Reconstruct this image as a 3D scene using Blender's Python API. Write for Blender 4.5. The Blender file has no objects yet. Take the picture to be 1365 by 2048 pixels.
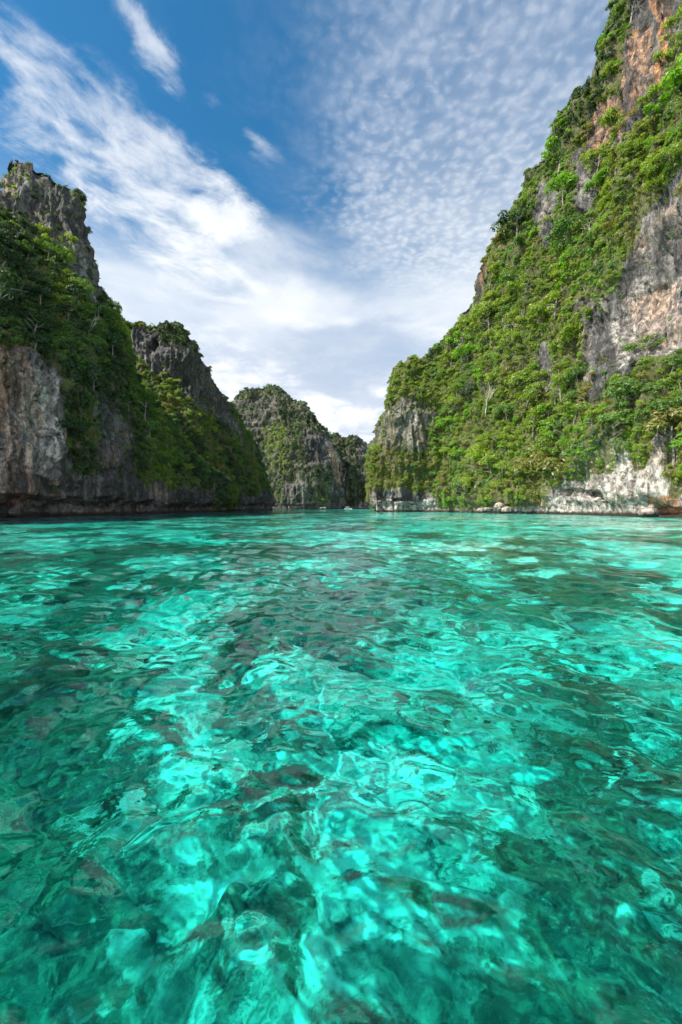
import bpy, bmesh, math, random
import numpy as np
from mathutils import Vector, Matrix

random.seed(7)
RNG = np.random.default_rng(11)
R = math.radians

# ---------------------------------------------------------------- camera, sky, sun, exposure
SC = bpy.context.scene
CAM_H = 2.5                       # eye height above the lagoon, from a boat deck
F = 853.0                         # focal length in photo pixels (15 mm on a 36 mm tall frame)
CX, HY = 682.5, 1013.0            # optical axis column and horizon row of the photo

cam = bpy.data.cameras.new("camera")
cam.sensor_fit = 'VERTICAL'; cam.sensor_height = 36; cam.sensor_width = 24
cam.lens = 36 * F / 2048
cam.shift_y = -(1024 - HY) / 2048
cam.clip_start = 0.1; cam.clip_end = 20000
camo = bpy.data.objects.new("camera", cam)
camo.location = (0, 0, CAM_H); camo.rotation_euler = (R(90), 0, 0)
SC.collection.objects.link(camo); SC.camera = camo

SUN_DIR = Vector((-0.66, -0.27, 0.70)).normalized()      # towards the sun
SUN_EL = math.asin(SUN_DIR.z)
SUN_AZ = math.atan2(SUN_DIR.x, SUN_DIR.y)               # clockwise from +Y

SC.view_settings.view_transform = 'Standard'; SC.view_settings.look = 'None'
SC.view_settings.gamma = 1; SC.view_settings.use_curve_mapping = False
SC.view_settings.exposure = 1.02

world = bpy.data.worlds.new("World"); SC.world = world; world.use_nodes = True


class NT:
    """Small helper round a node tree."""
    def __init__(s, tree):
        s.t = tree; s.n = tree.nodes; s.l = tree.links
        s.n.clear()

    def new(s, kind, **kw):
        n = s.n.new(kind)
        for k, v in kw.items(): setattr(n, k, v)
        return n

    def put(s, sock, v):
        if v is None: return
        if hasattr(v, 'links') or isinstance(v, bpy.types.NodeSocket): s.l.new(v, sock)
        else: sock.default_value = v

    def m(s, op, a, b=None, c=None, clamp=False):
        n = s.new('ShaderNodeMath', operation=op, use_clamp=clamp)
        for i, v in enumerate((a, b, c)): s.put(n.inputs[i], v)
        return n.outputs[0]

    def vm(s, op, a, b=None, scale=None):
        n = s.new('ShaderNodeVectorMath', operation=op)
        s.put(n.inputs[0], a); s.put(n.inputs[1], b)
        if scale is not None: s.put(n.inputs['Scale'], scale)
        return n.outputs['Value'] if op in ('LENGTH', 'DOT_PRODUCT', 'DISTANCE') else n.outputs[0]

    def noise(s, vec, scale, detail=4, rough=.55, dist=0, dim='3D', out=0, lac=2.0):
        n = s.new('ShaderNodeTexNoise', noise_dimensions=dim)
        s.put(n.inputs['Vector'], vec)
        s.put(n.inputs['Scale'], scale); s.put(n.inputs['Detail'], detail)
        s.put(n.inputs['Roughness'], rough); s.put(n.inputs['Distortion'], dist); s.put(n.inputs['Lacunarity'], lac)
        return n.outputs[out]

    def vor(s, vec, scale, feature='F1', rand=1.0, out='Distance', dim='3D', smooth=None):
        n = s.new('ShaderNodeTexVoronoi', feature=feature, voronoi_dimensions=dim)
        s.put(n.inputs['Vector'], vec); s.put(n.inputs['Scale'], scale); s.put(n.inputs['Randomness'], rand)
        if smooth is not None: n.inputs['Smoothness'].default_value = smooth
        return n.outputs[out]

    def ramp(s, fac, stops, interp='LINEAR'):
        n = s.new('ShaderNodeValToRGB'); cr = n.color_ramp; cr.interpolation = interp
        while len(cr.elements) < len(stops): cr.elements.new(.5)
        for e, (p, c) in zip(cr.elements, stops):
            e.position = p; e.color = (c, c, c, 1) if not hasattr(c, '__len__') else (*c[:3], 1)
        s.put(n.inputs[0], fac); return n.outputs[0]

    def sstep(s, x, a, b):
        n = s.new('ShaderNodeMapRange', interpolation_type='SMOOTHSTEP')
        s.put(n.inputs[0], x); s.put(n.inputs[1], a); s.put(n.inputs[2], b)
        return n.outputs[0]

    def mix(s, f, a, b, mode='MIX'):
        n = s.new('ShaderNodeMix', data_type='RGBA', blend_type=mode)
        s.put(n.inputs[0], f)
        for i, v in ((6, a), (7, b)):
            if isinstance(v, (tuple, list)): v = (*v[:3], 1)
            s.put(n.inputs[i], v)
        return n.outputs[2]

    def xyz(s, x, y, z):
        n = s.new('ShaderNodeCombineXYZ')
        for i, v in enumerate((x, y, z)): s.put(n.inputs[i], v)
        return n.outputs[0]

    def sep(s, v):
        n = s.new('ShaderNodeSeparateXYZ'); s.put(n.inputs[0], v); return n.outputs

    def attr(s, name, out='Fac'):
        n = s.new('ShaderNodeAttribute', attribute_name=name); return n.outputs[out]


def build_sky():
    T = NT(world.node_tree)
    sky = T.new('ShaderNodeTexSky', sky_type='NISHITA')
    sky.sun_disc = False; sky.sun_elevation = SUN_EL; sky.sun_rotation = SUN_AZ
    sky.air_density = 1.0; sky.dust_density = 0.1; sky.ozone_density = 3.0
    d = T.new('ShaderNodeTexCoord').outputs['Generated']
    X, Y, Z = T.sep(d)
    zc = T.m('MAXIMUM', Z, 0.02)
    u = T.m('DIVIDE', X, zc); v = T.m('DIVIDE', Y, zc)        # a flat cloud layer seen from below
    uv = T.xyz(u, v, 0)

    w1 = T.vm('SCALE', T.vm('SUBTRACT', T.noise(uv, 4.5, 7, .62, .4, out=1), (.5, .5, .5)), scale=.20)
    bu, bv, _ = T.sep(T.vm('ADD', uv, w1))

    def blob(cu, cv, ang, la, lb, p=1.0):
        """soft oriented ellipse on the cloud layer, centre (cu,cv), long axis at ang"""
        c, sn = math.cos(ang), math.sin(ang)
        du = T.m('SUBTRACT', bu, cu); dv = T.m('SUBTRACT', bv, cv)
        a = T.m('ADD', T.m('MULTIPLY', du, c / la), T.m('MULTIPLY', dv, sn / la))
        b = T.m('ADD', T.m('MULTIPLY', du, -sn / lb), T.m('MULTIPLY', dv, c / lb))
        r2 = T.m('ADD', T.m('MULTIPLY', a, a), T.m('MULTIPLY', b, b))
        return T.m('MULTIPLY', T.m('EXPONENT', T.m('MULTIPLY', r2, -1.0)), p)

    def total(lst):
        o = lst[0]
        for x in lst[1:]: o = T.m('ADD', o, x)
        return o

    warp = T.noise(uv, 2.2, 3, .5, out=1)
    wuv = T.vm('ADD', uv, T.vm('SCALE', T.vm('SUBTRACT', warp, (.5, .5, .5)), scale=.22))
    # wind-drawn cirrus: noise stretched along the band's direction
    ang = math.atan2(.545, .36)
    c, sn = math.cos(ang), math.sin(ang)
    wu, wv, _ = T.sep(wuv)
    al = T.m('ADD', T.m('MULTIPLY', wu, c), T.m('MULTIPLY', wv, sn))
    ac = T.m('SUBTRACT', T.m('MULTIPLY', wv, c), T.m('MULTIPLY', wu, sn))
    st = T.xyz(T.m('MULTIPLY', al, .55), ac, 3.1)
    fib = T.noise(st, 5.5, 9, .62, .5)
    fib2 = T.noise(st, 16, 6, .6, .4)
    puff = T.noise(wuv, 4.2, 8, .58, .3)
    band = total([blob(-.72, .98, ang, .55, .12, 1.0), blob(-.52, 1.24, ang, .30, .13, .95),
                  blob(-.42, 1.42, ang, .20, .10, .75),
                  blob(-.76, 1.40, ang, .42, .12, .85), blob(-.42, .86, R(82), .13, .040, .72),
                  blob(-.40, .97, R(78), .07, .035, .75),
                  blob(-.225, 1.18, R(58), .10, .05, .62), blob(-.62, 1.9, R(60), .6, .34, .75),
                  blob(-.33, 1.06, R(70), .04, .03, .35)])
    cen = lambda n, k: T.m('MULTIPLY', T.m('SUBTRACT', n, .5), k)
    cir = total([cen(fib, 1.9), cen(puff, 3.6), cen(fib2, 1.0), T.m('MULTIPLY', T.m('MINIMUM', band, 1.05), 1.0)])
    cirrus = T.m('MULTIPLY', T.sstep(cir, .20, 1.70), T.sstep(band, .04, .80))
    cirrus = T.m('MULTIPLY', cirrus, .95)
    # altocumulus field of small cells
    cw = T.vm('ADD', uv, T.vm('SCALE', T.vm('SUBTRACT', T.noise(uv, 13, 4, .6, out=1), (.5, .5, .5)), scale=.06))
    cell = T.vor(cw, 33, 'SMOOTH_F1', dim='2D', smooth=.9)
    cell2 = T.noise(cw, 38, 4, .55)
    cells = T.sstep(total([T.m('MULTIPLY', cell, -1.0), cen(cell2, 1.0), cen(T.noise(uv, 6, 7, .62), 1.7)]), -.90, .42)
    field = total([blob(.52, 1.10, R(62), .85, .42, 1.15), blob(.26, 1.50, R(70), .55, .32, .85)])
    big = T.noise(uv, 2.6, 4, .5)
    ff = T.m('ADD', field, cen(big, 1.2))
    alto = T.m('MULTIPLY', T.m('MULTIPLY', cells, T.sstep(ff, .15, 1.05)), .52)
    veil = T.m('MULTIPLY', T.sstep(T.m('ADD', field, cen(T.noise(uv, 3.1, 7, .62, .4), 1.8)), .12, 1.35), .30)
    # the pale bank that fills the low sky
    e = T.m('DIVIDE', Z, T.m('MAXIMUM', T.m('SQRT', T.m('ADD', T.m('MULTIPLY', X, X), T.m('MULTIPLY', Y, Y))), .001))
    lowuv = T.xyz(T.m('MULTIPLY', X, 1.0), T.m('MULTIPLY', Y, .4), T.m('MULTIPLY', Z, 2.6))
    low = T.noise(lowuv, 3.0, 8, .55, .3)
    bank = T.sstep(T.m('ADD', T.m('MULTIPLY', e, -1.0), T.m('MULTIPLY', T.m('SUBTRACT', low, .5), .80)), -.70, -.26)
    bank = T.m('MULTIPLY', bank, .93)
    haze = T.m('MULTIPLY', T.sstep(T.m('MULTIPLY', e, -1), -.74, -.25), .55)
    inv = lambda a: T.m('SUBTRACT', 1.0, a)
    clear = inv(cirrus)
    for k in (alto, veil, bank, haze): clear = T.m('MULTIPLY', clear, inv(k))
    cover = inv(clear)
    # shaded bellies inside the low bank
    bl = T.noise(lowuv, 4.3, 8, .58, .3)
    bl2 = T.m('ABSOLUTE', T.m('SUBTRACT', T.noise(lowuv, 7.5, 6, .55), .5))       # billows
    belly = T.sstep(T.m('SUBTRACT', bl, T.m('MULTIPLY', bl2, .9)), .34, .56)
    belly = T.m('MULTIPLY', belly, T.sstep(T.m('MULTIPLY', e, -1), -.52, -.30))
    ccol = T.mix(T.m('MULTIPLY', belly, .9), (4.15, 4.25, 4.35), (2.45, 2.80, 3.40))
    ra = T.m('DIVIDE', X, T.m('MAXIMUM', Y, .05)); rb = T.m('DIVIDE', Z, T.m('MAXIMUM', Y, .05))
    lw = T.vm('SCALE', T.vm('SUBTRACT', T.noise(lowuv, 5, 6, .6, out=1), (.5, .5, .5)), scale=.22)
    lx, lz, _ = T.sep(lw)
    ea = T.m('MULTIPLY', T.m('SUBTRACT', T.m('ADD', ra, lx), .03), 5.2); eb = T.m('MULTIPLY', T.m('SUBTRACT', T.m('ADD', rb, lz), .355), 9.5)
    cum = T.sstep(T.m('ADD', T.m('MULTIPLY', ea, ea), T.m('MULTIPLY', eb, eb)), 1.15, .25)
    ccol = T.mix(T.m('MULTIPLY', cum, .72), ccol, (2.2, 2.55, 3.15))
    hi = T.mix(T.sstep(e, .55, 1.0), ccol, (2.75, 3.05, 3.55))
    # unseen sky behind the boat brightened, added fill for the shaded cliffs
    hi = T.vm('SCALE', hi, scale=T.m('ADD', 1.0, T.m('MULTIPLY', T.sstep(Y, .05, -.45), 1.7)))
    hs = T.new('ShaderNodeHueSaturation'); T.put(hs.inputs['Color'], sky.outputs[0])
    hs.inputs['Saturation'].default_value = 1.30; hs.inputs['Hue'].default_value = .488
    hs.inputs['Value'].default_value = .64
    col = T.mix(cover, hs.outputs[0], hi)
    bg = T.new('ShaderNodeBackground'); T.put(bg.inputs[0], col); bg.inputs[1].default_value = 0.13
    T.l.new(bg.outputs[0], T.new('ShaderNodeOutputWorld').inputs[0])


build_sky()
world.cycles.sampling_method = 'MANUAL'; world.cycles.sample_map_resolution = 1024

sun = bpy.data.lights.new("sun", 'SUN'); sun.energy = 5.0; sun.angle = R(.5); sun.color = (1, .95, .87)
suno = bpy.data.objects.new("sun", sun); SC.collection.objects.link(suno)
suno.rotation_euler = SUN_DIR.to_track_quat('Z', 'Y').to_euler(); suno.location = SUN_DIR * 500

SC.cycles.use_denoising = True
SC.cycles.max_bounces = 10; SC.cycles.diffuse_bounces = 3; SC.cycles.glossy_bounces = 4
SC.cycles.transmission_bounces = 6; SC.cycles.transparent_max_bounces = 12
SC.cycles.sample_clamp_indirect = 4.0


# ---------------------------------------------------------------- numeric helpers
def _hash(ix, iy, iz, seed):
    h = (ix.astype(np.int64) * 374761393 + iy.astype(np.int64) * 668265263 + iz.astype(np.int64) * 2147483647 + seed * 974634777) & 0xFFFFFFFF
    h = ((h ^ (h >> 13)) * 1274126177) & 0xFFFFFFFF
    h = ((h ^ (h >> 16)) * 2246822519) & 0xFFFFFFFF
    return (h ^ (h >> 15)) & 0xFFFFFFFF


def vnoise(p, seed=0):
    """smooth value noise, about -1..1, p is (n,3)"""
    i = np.floor(p).astype(np.int64); f = p - i
    f = f * f * f * (f * (f * 6 - 15) + 10)
    o = 0
    for dx in (0, 1):
        wx = f[:, 0] if dx else 1 - f[:, 0]
        for dy in (0, 1):
            wy = f[:, 1] if dy else 1 - f[:, 1]
            for dz in (0, 1):
                wz = f[:, 2] if dz else 1 - f[:, 2]
                o = o + wx * wy * wz * (_hash(i[:, 0] + dx, i[:, 1] + dy, i[:, 2] + dz, seed) / 2147483648.0 - 1)
    return o


def fbm(p, octs=4, seed=0, gain=.5):
    o = 0; a = 1; t = 0
    for k in range(octs):
        o = o + a * vnoise(p * (2.03 ** k) + 17.3 * k, seed + k); t += a; a *= gain
    return o / t * 1.5


def worley(p, seed=0):
    """F1, F2 and the nearest cell's random value"""
    i = np.floor(p).astype(np.int64)
    f1 = np.full(len(p), 9.); f2 = np.full(len(p), 9.); idv = np.zeros(len(p))
    for dx in (-1, 0, 1):
        for dy in (-1, 0, 1):
            for dz in (-1, 0, 1):
                c = i + np.array((dx, dy, dz))
                q = np.stack([c[:, k] + _hash(c[:, 0], c[:, 1], c[:, 2], seed + 7 * k) / 4294967296.0 for k in range(3)], 1)
                dd = np.sqrt(((q - p) ** 2).sum(1))
                closer = dd < f1
                f2 = np.where(closer, f1, np.minimum(f2, dd))
                idv = np.where(closer, _hash(c[:, 0], c[:, 1], c[:, 2], seed + 99) / 4294967296.0, idv)
                f1 = np.where(closer, dd, f1)
    return f1, f2, idv


def smooth(x, a, b):
    t = np.clip((x - a) / (b - a), 0, 1); return t * t * (3 - 2 * t)


def to_px(P):
    """photo pixel of world points, NaN-safe; used to know which patch of a cliff the photo shows bare or overgrown"""
    y = np.maximum(P[:, 1], 1.0)
    return CX + P[:, 0] / y * F, HY - (P[:, 2] - CAM_H) / y * F


def at(px, py, d):
    return np.array(((px - CX) / F * d, d, CAM_H + (HY - py) / F * d))


def inside(px, py, poly):
    o = np.zeros(len(px), bool); n = len(poly)
    for k in range(n):
        x1, y1 = poly[k]; x2, y2 = poly[(k + 1) % n]
        cross = ((y1 > py) != (y2 > py)) & (px < (x2 - x1) * (py - y1) / ((y2 - y1) if y2 != y1 else 1e-9) + x1)
        o ^= cross
    return o


def set_label(o, label=None, cat=None, group=None, kind=None):
    for k, v in (('label', label), ('category', cat), ('group', group), ('kind', kind)):
        if v: o[k] = v
    return o


def link(o, parent=None):
    SC.collection.objects.link(o)
    if parent: o.parent = parent
    return o


def np_mesh(name, verts, faces, mat=None, smooth_shade=True):
    """mesh from numpy arrays: verts (n,3), faces (m,4) or (m,3)"""
    me = bpy.data.meshes.new(name)
    verts = np.asarray(verts, np.float32); faces = np.asarray(faces, np.int32)
    k = faces.shape[1]
    me.vertices.add(len(verts)); me.vertices.foreach_set('co', verts.ravel())
    me.loops.add(faces.size); me.loops.foreach_set('vertex_index', faces.ravel())
    me.polygons.add(len(faces)); me.polygons.foreach_set('loop_start', np.arange(0, faces.size, k, dtype=np.int32))
    me.polygons.foreach_set('use_smooth', np.full(len(faces), smooth_shade))
    me.update(calc_edges=True)
    if mat: me.materials.append(mat)
    return me


def f_attr(me, name, vals):
    a = me.attributes.new(name, 'FLOAT', 'POINT'); a.data.foreach_set('value', np.asarray(vals, np.float32))


def grid_faces(nr, nc):
    i = np.arange(nr * nc).reshape(nr, nc)
    return np.stack([i[:-1, :-1], i[:-1, 1:], i[1:, 1:], i[1:, :-1]], -1).reshape(-1, 4)


# ---------------------------------------------------------------- materials
def new_mat(name):
    m = bpy.data.materials.new(name); m.use_nodes = True
    return m, NT(m.node_tree)


def rock_material():
    m, T = new_mat("limestone")
    P = T.new('ShaderNodeNewGeometry').outputs['Position']
    x, y, z = T.sep(P)
    wp = T.vm('ADD', P, T.vm('SCALE', T.vm('SUBTRACT', T.noise(P, .16, 4, .5, out=1), (.5, .5, .5)), scale=5.0))
    wx, wy, wz = T.sep(wp)
    streakv = T.xyz(wx, wy, T.m('MULTIPLY', wz, .07))
    big = T.noise(P, .055, 5, .55)
    st = T.noise(streakv, .55, 7, .62)
    st2 = T.noise(streakv, 1.9, 5, .6)
    mott = T.noise(P, .75, 8, .68)
    col = T.ramp(big, [(.30, (.085, .082, .078)), (.48, (.165, .158, .146)), (.62, (.29, .272, .245)), (.75, (.42, .39, .34))])
    col = T.mix(T.m('MULTIPLY', T.attr('pale'), T.sstep(mott, .30, .60)), col, (.62, .565, .49))
    warm = T.m('MULTIPLY', T.attr('stain'), T.sstep(T.m('ADD', T.m('MULTIPLY', st, .7), T.m('MULTIPLY', big, .3)), .40, .60))
    col = T.mix(warm, col, T.mix(T.sstep(st2, .35, .65), (.50, .17, .05), (.60, .33, .15)))
    tan = T.m('MULTIPLY', T.sstep(T.noise(P, .11, 4, .6), .52, .66), .45)
    col = T.mix(tan, col, (.34, .235, .145))
    dk = T.sstep(st, .60, .43)
    col = T.mix(T.m('MULTIPLY', dk, .72), col, T.vm('MULTIPLY', col, (.22, .22, .23)))
    col = T.mix(T.sstep(st2, .60, .74), col, T.vm('MULTIPLY', col, (1.45, 1.43, 1.38)))
    mm = T.ramp(mott, [(.3, .55), (.5, 1.0), (.72, 1.4)])
    col = T.vm('MULTIPLY', col, mm)
    ckv = T.xyz(wx, wy, T.m('MULTIPLY', wz, .22))
    ck = T.vor(ckv, .42, 'DISTANCE_TO_EDGE')
    ck2 = T.vor(T.vm('ADD', ckv, (31, 7, 3)), 1.25, 'DISTANCE_TO_EDGE')
    crack = T.m('MULTIPLY', T.ramp(T.sstep(ck, 0, .05), [(0, .45), (1, 1)]), T.ramp(T.sstep(ck2, 0, .08), [(0, .75), (1, 1)]))
    col = T.mix(crack, T.vm('MULTIPLY', col, (.36, .35, .34)), col)
    col = T.mix(T.attr('painted_shade'), col, T.vm('MULTIPLY', col, (.36, .39, .40)))  # cloud shade painted into the rock colour
    moss = T.m('MULTIPLY', T.attr('moss'), T.sstep(T.noise(P, .9, 5, .65), .30, .52))
    col = T.mix(moss, col, T.mix(T.noise(P, .35, 4), (.060, .085, .022), (.150, .135, .055)))
    # tide mark: dark algae and oysters just above the water
    tide = T.sstep(T.m('ADD', z, T.m('MULTIPLY', T.noise(streakv, .6, 4), -1.6)), .55, -.35)
    col = T.mix(tide, col, (.035, .028, .02))
    b = T.new('ShaderNodeBsdfPrincipled')
    T.put(b.inputs['Base Color'], col); b.inputs['Roughness'].default_value = .88
    b.inputs['Specular IOR Level'].default_value = .25
    rdg = T.m('SUBTRACT', 1.0, T.m('ABSOLUTE', T.m('MULTIPLY', T.m('SUBTRACT', T.noise(streakv, 1.3, 4, .6), .5), 4.0)))
    h = T.m('ADD', T.m('MULTIPLY', mott, .8), T.m('ADD', T.m('MULTIPLY', rdg, .9), T.m('MULTIPLY', crack, .45)))
    h = T.m('ADD', h, T.m('MULTIPLY', T.noise(P, 2.6, 6, .7), .55))
    bp = T.new('ShaderNodeBump'); bp.inputs['Strength'].default_value = .9; bp.inputs['Distance'].default_value = .55
    T.put(bp.inputs['Height'], h); T.l.new(bp.outputs[0], b.inputs['Normal'])
    T.l.new(b.outputs[0], T.new('ShaderNodeOutputMaterial').inputs[0])
    return m


def leaf_material(name, c1, c2, trans=.35):
    m, T = new_mat(name)
    rnd = T.new('ShaderNodeObjectInfo').outputs['Random']
    tint = T.attr('leafvar')
    f = T.m('ADD', T.m('MULTIPLY', rnd, .65), T.m('MULTIPLY', tint, .5), clamp=True)
    col = T.mix(f, c1, c2)
    d = T.new('ShaderNodeBsdfDiffuse'); T.put(d.inputs[0], col); d.inputs['Roughness'].default_value = .6
    t = T.new('ShaderNodeBsdfTranslucent'); T.put(t.inputs[0], T.vm('MULTIPLY', col, (1.25, 1.2, .55)))
    mx = T.new('ShaderNodeMixShader'); mx.inputs[0].default_value = trans
    T.l.new(d.outputs[0], mx.inputs[1]); T.l.new(t.outputs[0], mx.inputs[2])
    g = T.new('ShaderNodeBsdfGlossy'); g.inputs['Roughness'].default_value = .45; g.inputs[0].default_value = (1, 1, 1, 1)
    m2 = T.new('ShaderNodeMixShader'); m2.inputs[0].default_value = .035
    T.l.new(mx.outputs[0], m2.inputs[1]); T.l.new(g.outputs[0], m2.inputs[2])
    T.l.new(m2.outputs[0], T.new('ShaderNodeOutputMaterial').inputs[0])
    return m


def plain_material(name, c, rough=.7, noise_scale=None, c2=None, metallic=0):
    m, T = new_mat(name)
    b = T.new('ShaderNodeBsdfPrincipled')
    b.inputs['Roughness'].default_value = rough; b.inputs['Metallic'].default_value = metallic
    if noise_scale:
        P = T.new('ShaderNodeTexCoord').outputs['Object']
        T.put(b.inputs['Base Color'], T.mix(T.noise(P, noise_scale, 5, .6), c, c2 or tuple(k * .5 for k in c)))
    else:
        b.inputs['Base Color'].default_value = (*c, 1)
    T.l.new(b.outputs[0], T.new('ShaderNodeOutputMaterial').inputs[0])
    return m


ROCK = rock_material()
LEAF = {
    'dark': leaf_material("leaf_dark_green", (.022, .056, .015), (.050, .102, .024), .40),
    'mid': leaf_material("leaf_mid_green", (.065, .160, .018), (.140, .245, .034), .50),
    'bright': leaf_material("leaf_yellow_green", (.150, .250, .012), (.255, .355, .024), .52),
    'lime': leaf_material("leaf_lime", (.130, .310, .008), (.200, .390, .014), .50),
    'olive': leaf_material("leaf_olive", (.165, .170, .028), (.265, .245, .055), .45),
}
BARK = plain_material("bark", (.24, .215, .18), .9, 3.0, (.12, .10, .08))

# ---------------------------------------------------------------- cliffs
class Cliff:
    pass


def make_cliff(name, cols, prof, nx, nt, amp=1.0, back=60., notch=0., seed=1, dents=(), lump=1.0, gully=0.):
    """A mountain side that rises from the lagoon.  cols: (column, depth at the water, ridge row, depth at the ridge);
    prof: (column, [(height share, setback share), ...]).  The far side falls back to the water behind the ridge."""
    cols = sorted(cols)
    cx = np.array([c[0] for c in cols], float)
    # columns crowd where the photo looks and towards the ends of the cliff
    qx = np.linspace(cx[0], cx[-1], 6001); dn = np.where((qx > -40) & (qx < 1405), 1.0, .16)
    dn = dn * (1 + 2.5 * np.exp(-(qx - cx[0]) / 8.) + 2.5 * np.exp(-(cx[-1] - qx) / 8.))
    cu = np.cumsum(dn); xs = np.interp(np.linspace(cu[0], cu[-1], nx), cu, qx)
    d0 = np.interp(xs, cx, [c[1] for c in cols]); yr = np.interp(xs, cx, [c[2] for c in cols]); d1 = np.interp(xs, cx, [c[3] for c in cols])
    k = np.exp(-np.linspace(-2, 2, 15) ** 2); k /= k.sum()
    sm = lambda a: np.convolve(np.pad(a, 7, mode='edge'), k, 'valid')
    d0 = sm(d0); d1 = sm(d1)
    K = len(prof[0][1])
    px_ = np.array([p[0] for p in prof], float)
    ph = np.stack([np.interp(xs, px_, [p[1][j][0] for p in prof]) for j in range(K)])
    ps = np.stack([np.interp(xs, px_, [p[1][j][1] for p in prof]) for j in range(K)])
    t = np.linspace(0, 1, nt)
    y0 = HY + CAM_H / d0 * F
    Pg = np.zeros((nt, nx, 3))
    for i in range(nx):
        hh = np.interp(t, np.linspace(0, 1, K), ph[:, i]) if False else t
        ss = np.interp(hh, ph[:, i], ps[:, i])
        d = d0[i] + (d1[i] - d0[i]) * ss
        py = y0[i] + (yr[i] - y0[i]) * hh
        Pg[:, i, 0] = (xs[i] - CX) / F * d; Pg[:, i, 1] = d; Pg[:, i, 2] = CAM_H + (HY - py) / F * d
    # soften the creases between the profile's knots
    for _ in range(6):
        Pg[1:-1] = Pg[1:-1] * .5 + (Pg[2:] + Pg[:-2]) * .25
    # below the water
    nb = 6; low = []
    for j in range(nb, 0, -1):
        q = Pg[0].copy(); q[:, 2] = -8.0 * j / nb
        q[:, :2] *= 1 - .004 * j
        low.append(q)
    # behind the ridge
    nk = 26; rear = []
    rad = np.stack([(xs - CX) / F, np.ones(nx)], 1); rad /= np.linalg.norm(rad, axis=1)[:, None]
    for j in range(1, nk + 1):
        s = j / nk; q = Pg[-1].copy()
        q[:, :2] += rad * (back * (s ** .9))[None, None] if False else rad * back * s ** .9
        q[:, 2] = Pg[-1][:, 2] * (1 - s ** 2.2) - 8 * s ** 2.2
        rear.append(q)
    G = np.concatenate([np.stack(low), Pg, np.stack(rear)], 0)
    nr = G.shape[0]
    P = G.reshape(-1, 3)

    def normals(G):
        gu = np.gradient(G, axis=1); gv = np.gradient(G, axis=0)
        n = np.cross(gu, gv); n /= np.maximum(np.linalg.norm(n, axis=2, keepdims=True), 1e-9)
        return n.reshape(-1, 3)

    N = normals(G)
    N[:, 2] *= .5; N /= np.maximum(np.linalg.norm(N, axis=1, keepdims=True), 1e-9)
    s3 = np.array((1, 1, .13)); zz = P[:, 2]
    f1, f2, idv = worley(P * np.array((1, 1, .38)) / 9.0, seed)
    g1, g2, idw = worley(P * np.array((1, 1, .5)) / 3.2 + fbm(P / 6, 2, seed + 3)[:, None] * .3, seed + 1)
    flute = 1 - np.abs(fbm(P * s3 / 6.5, 3, seed + 20))
    dsp = (fbm(P / 30., 3, seed) * 3.2
           + (idv - .5) * 3.0 * lump * smooth(f2 - f1, .0, .25)
           + (flute ** 2 - .45) * 2.8 + (np.clip(1 - np.abs(fbm(P * np.array((1, 1, .10)) / 2.6, 2, seed + 25)), 0, 1) ** 2.5 - .5) * 1.5
           + (idw - .5) * 1.1 * smooth(g2 - g1, 0, .2) - 0.5 * smooth(g2 - g1, .12, 0)
           + fbm(P * np.array((1, 1, .6)) / 2.2, 3, seed + 40) * .40)
    led = fbm(np.stack([P[:, 0] / 40, P[:, 1] / 40, zz / 5.5], 1), 3, seed + 60)
    dsp = dsp + led * 1.3
    wl = smooth(zz, 0.0, 7.0)
    dsp = amp * dsp * (.30 + .70 * wl)
    dsp = dsp + gully * fbm(P * np.array((1, 1, .42)) / 15., 3, seed + 71) * smooth(zz, 4, 16) * smooth(to_px(P)[0], 880, 1010)
    if notch:
        nn = fbm(np.stack([P[:, 0] / 7, P[:, 1] / 7, P[:, 0] * 0], 1), 3, seed + 80)
        dsp = dsp - notch * (1 + .8 * nn) * smooth(zz, 4.6 + 1.6 * nn, 2.6 + 1.2 * nn) * smooth(zz, -9, 0.2)
    qx, qy = to_px(P); face = np.repeat(np.arange(nr), nx) < nb + nt
    for ex, ey, rx, ry, dep in dents:                       # caves and hollows the sea and rain have eaten out
        rr2 = ((qx - ex) / rx) ** 2 + ((qy - ey) / ry) ** 2 + fbm(P / 3., 2, seed + 11) * .35
        dsp = dsp - dep * smooth(rr2, 1.25, .45) * face
    dsp = dsp + amp * .22 * fbm(P * np.array((1, 1, .5)) / .8, 2, seed + 44)
    P = P + N * dsp[:, None]
    G = P.reshape(nr, nx, 3)
    c = Cliff(); c.name = name; c.G = G; c.P = P; c.N = normals(G); c.nr, c.nx = nr, nx; c.front = nb + nt
    c.seed = seed; c.dsp = dsp
    return c


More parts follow.
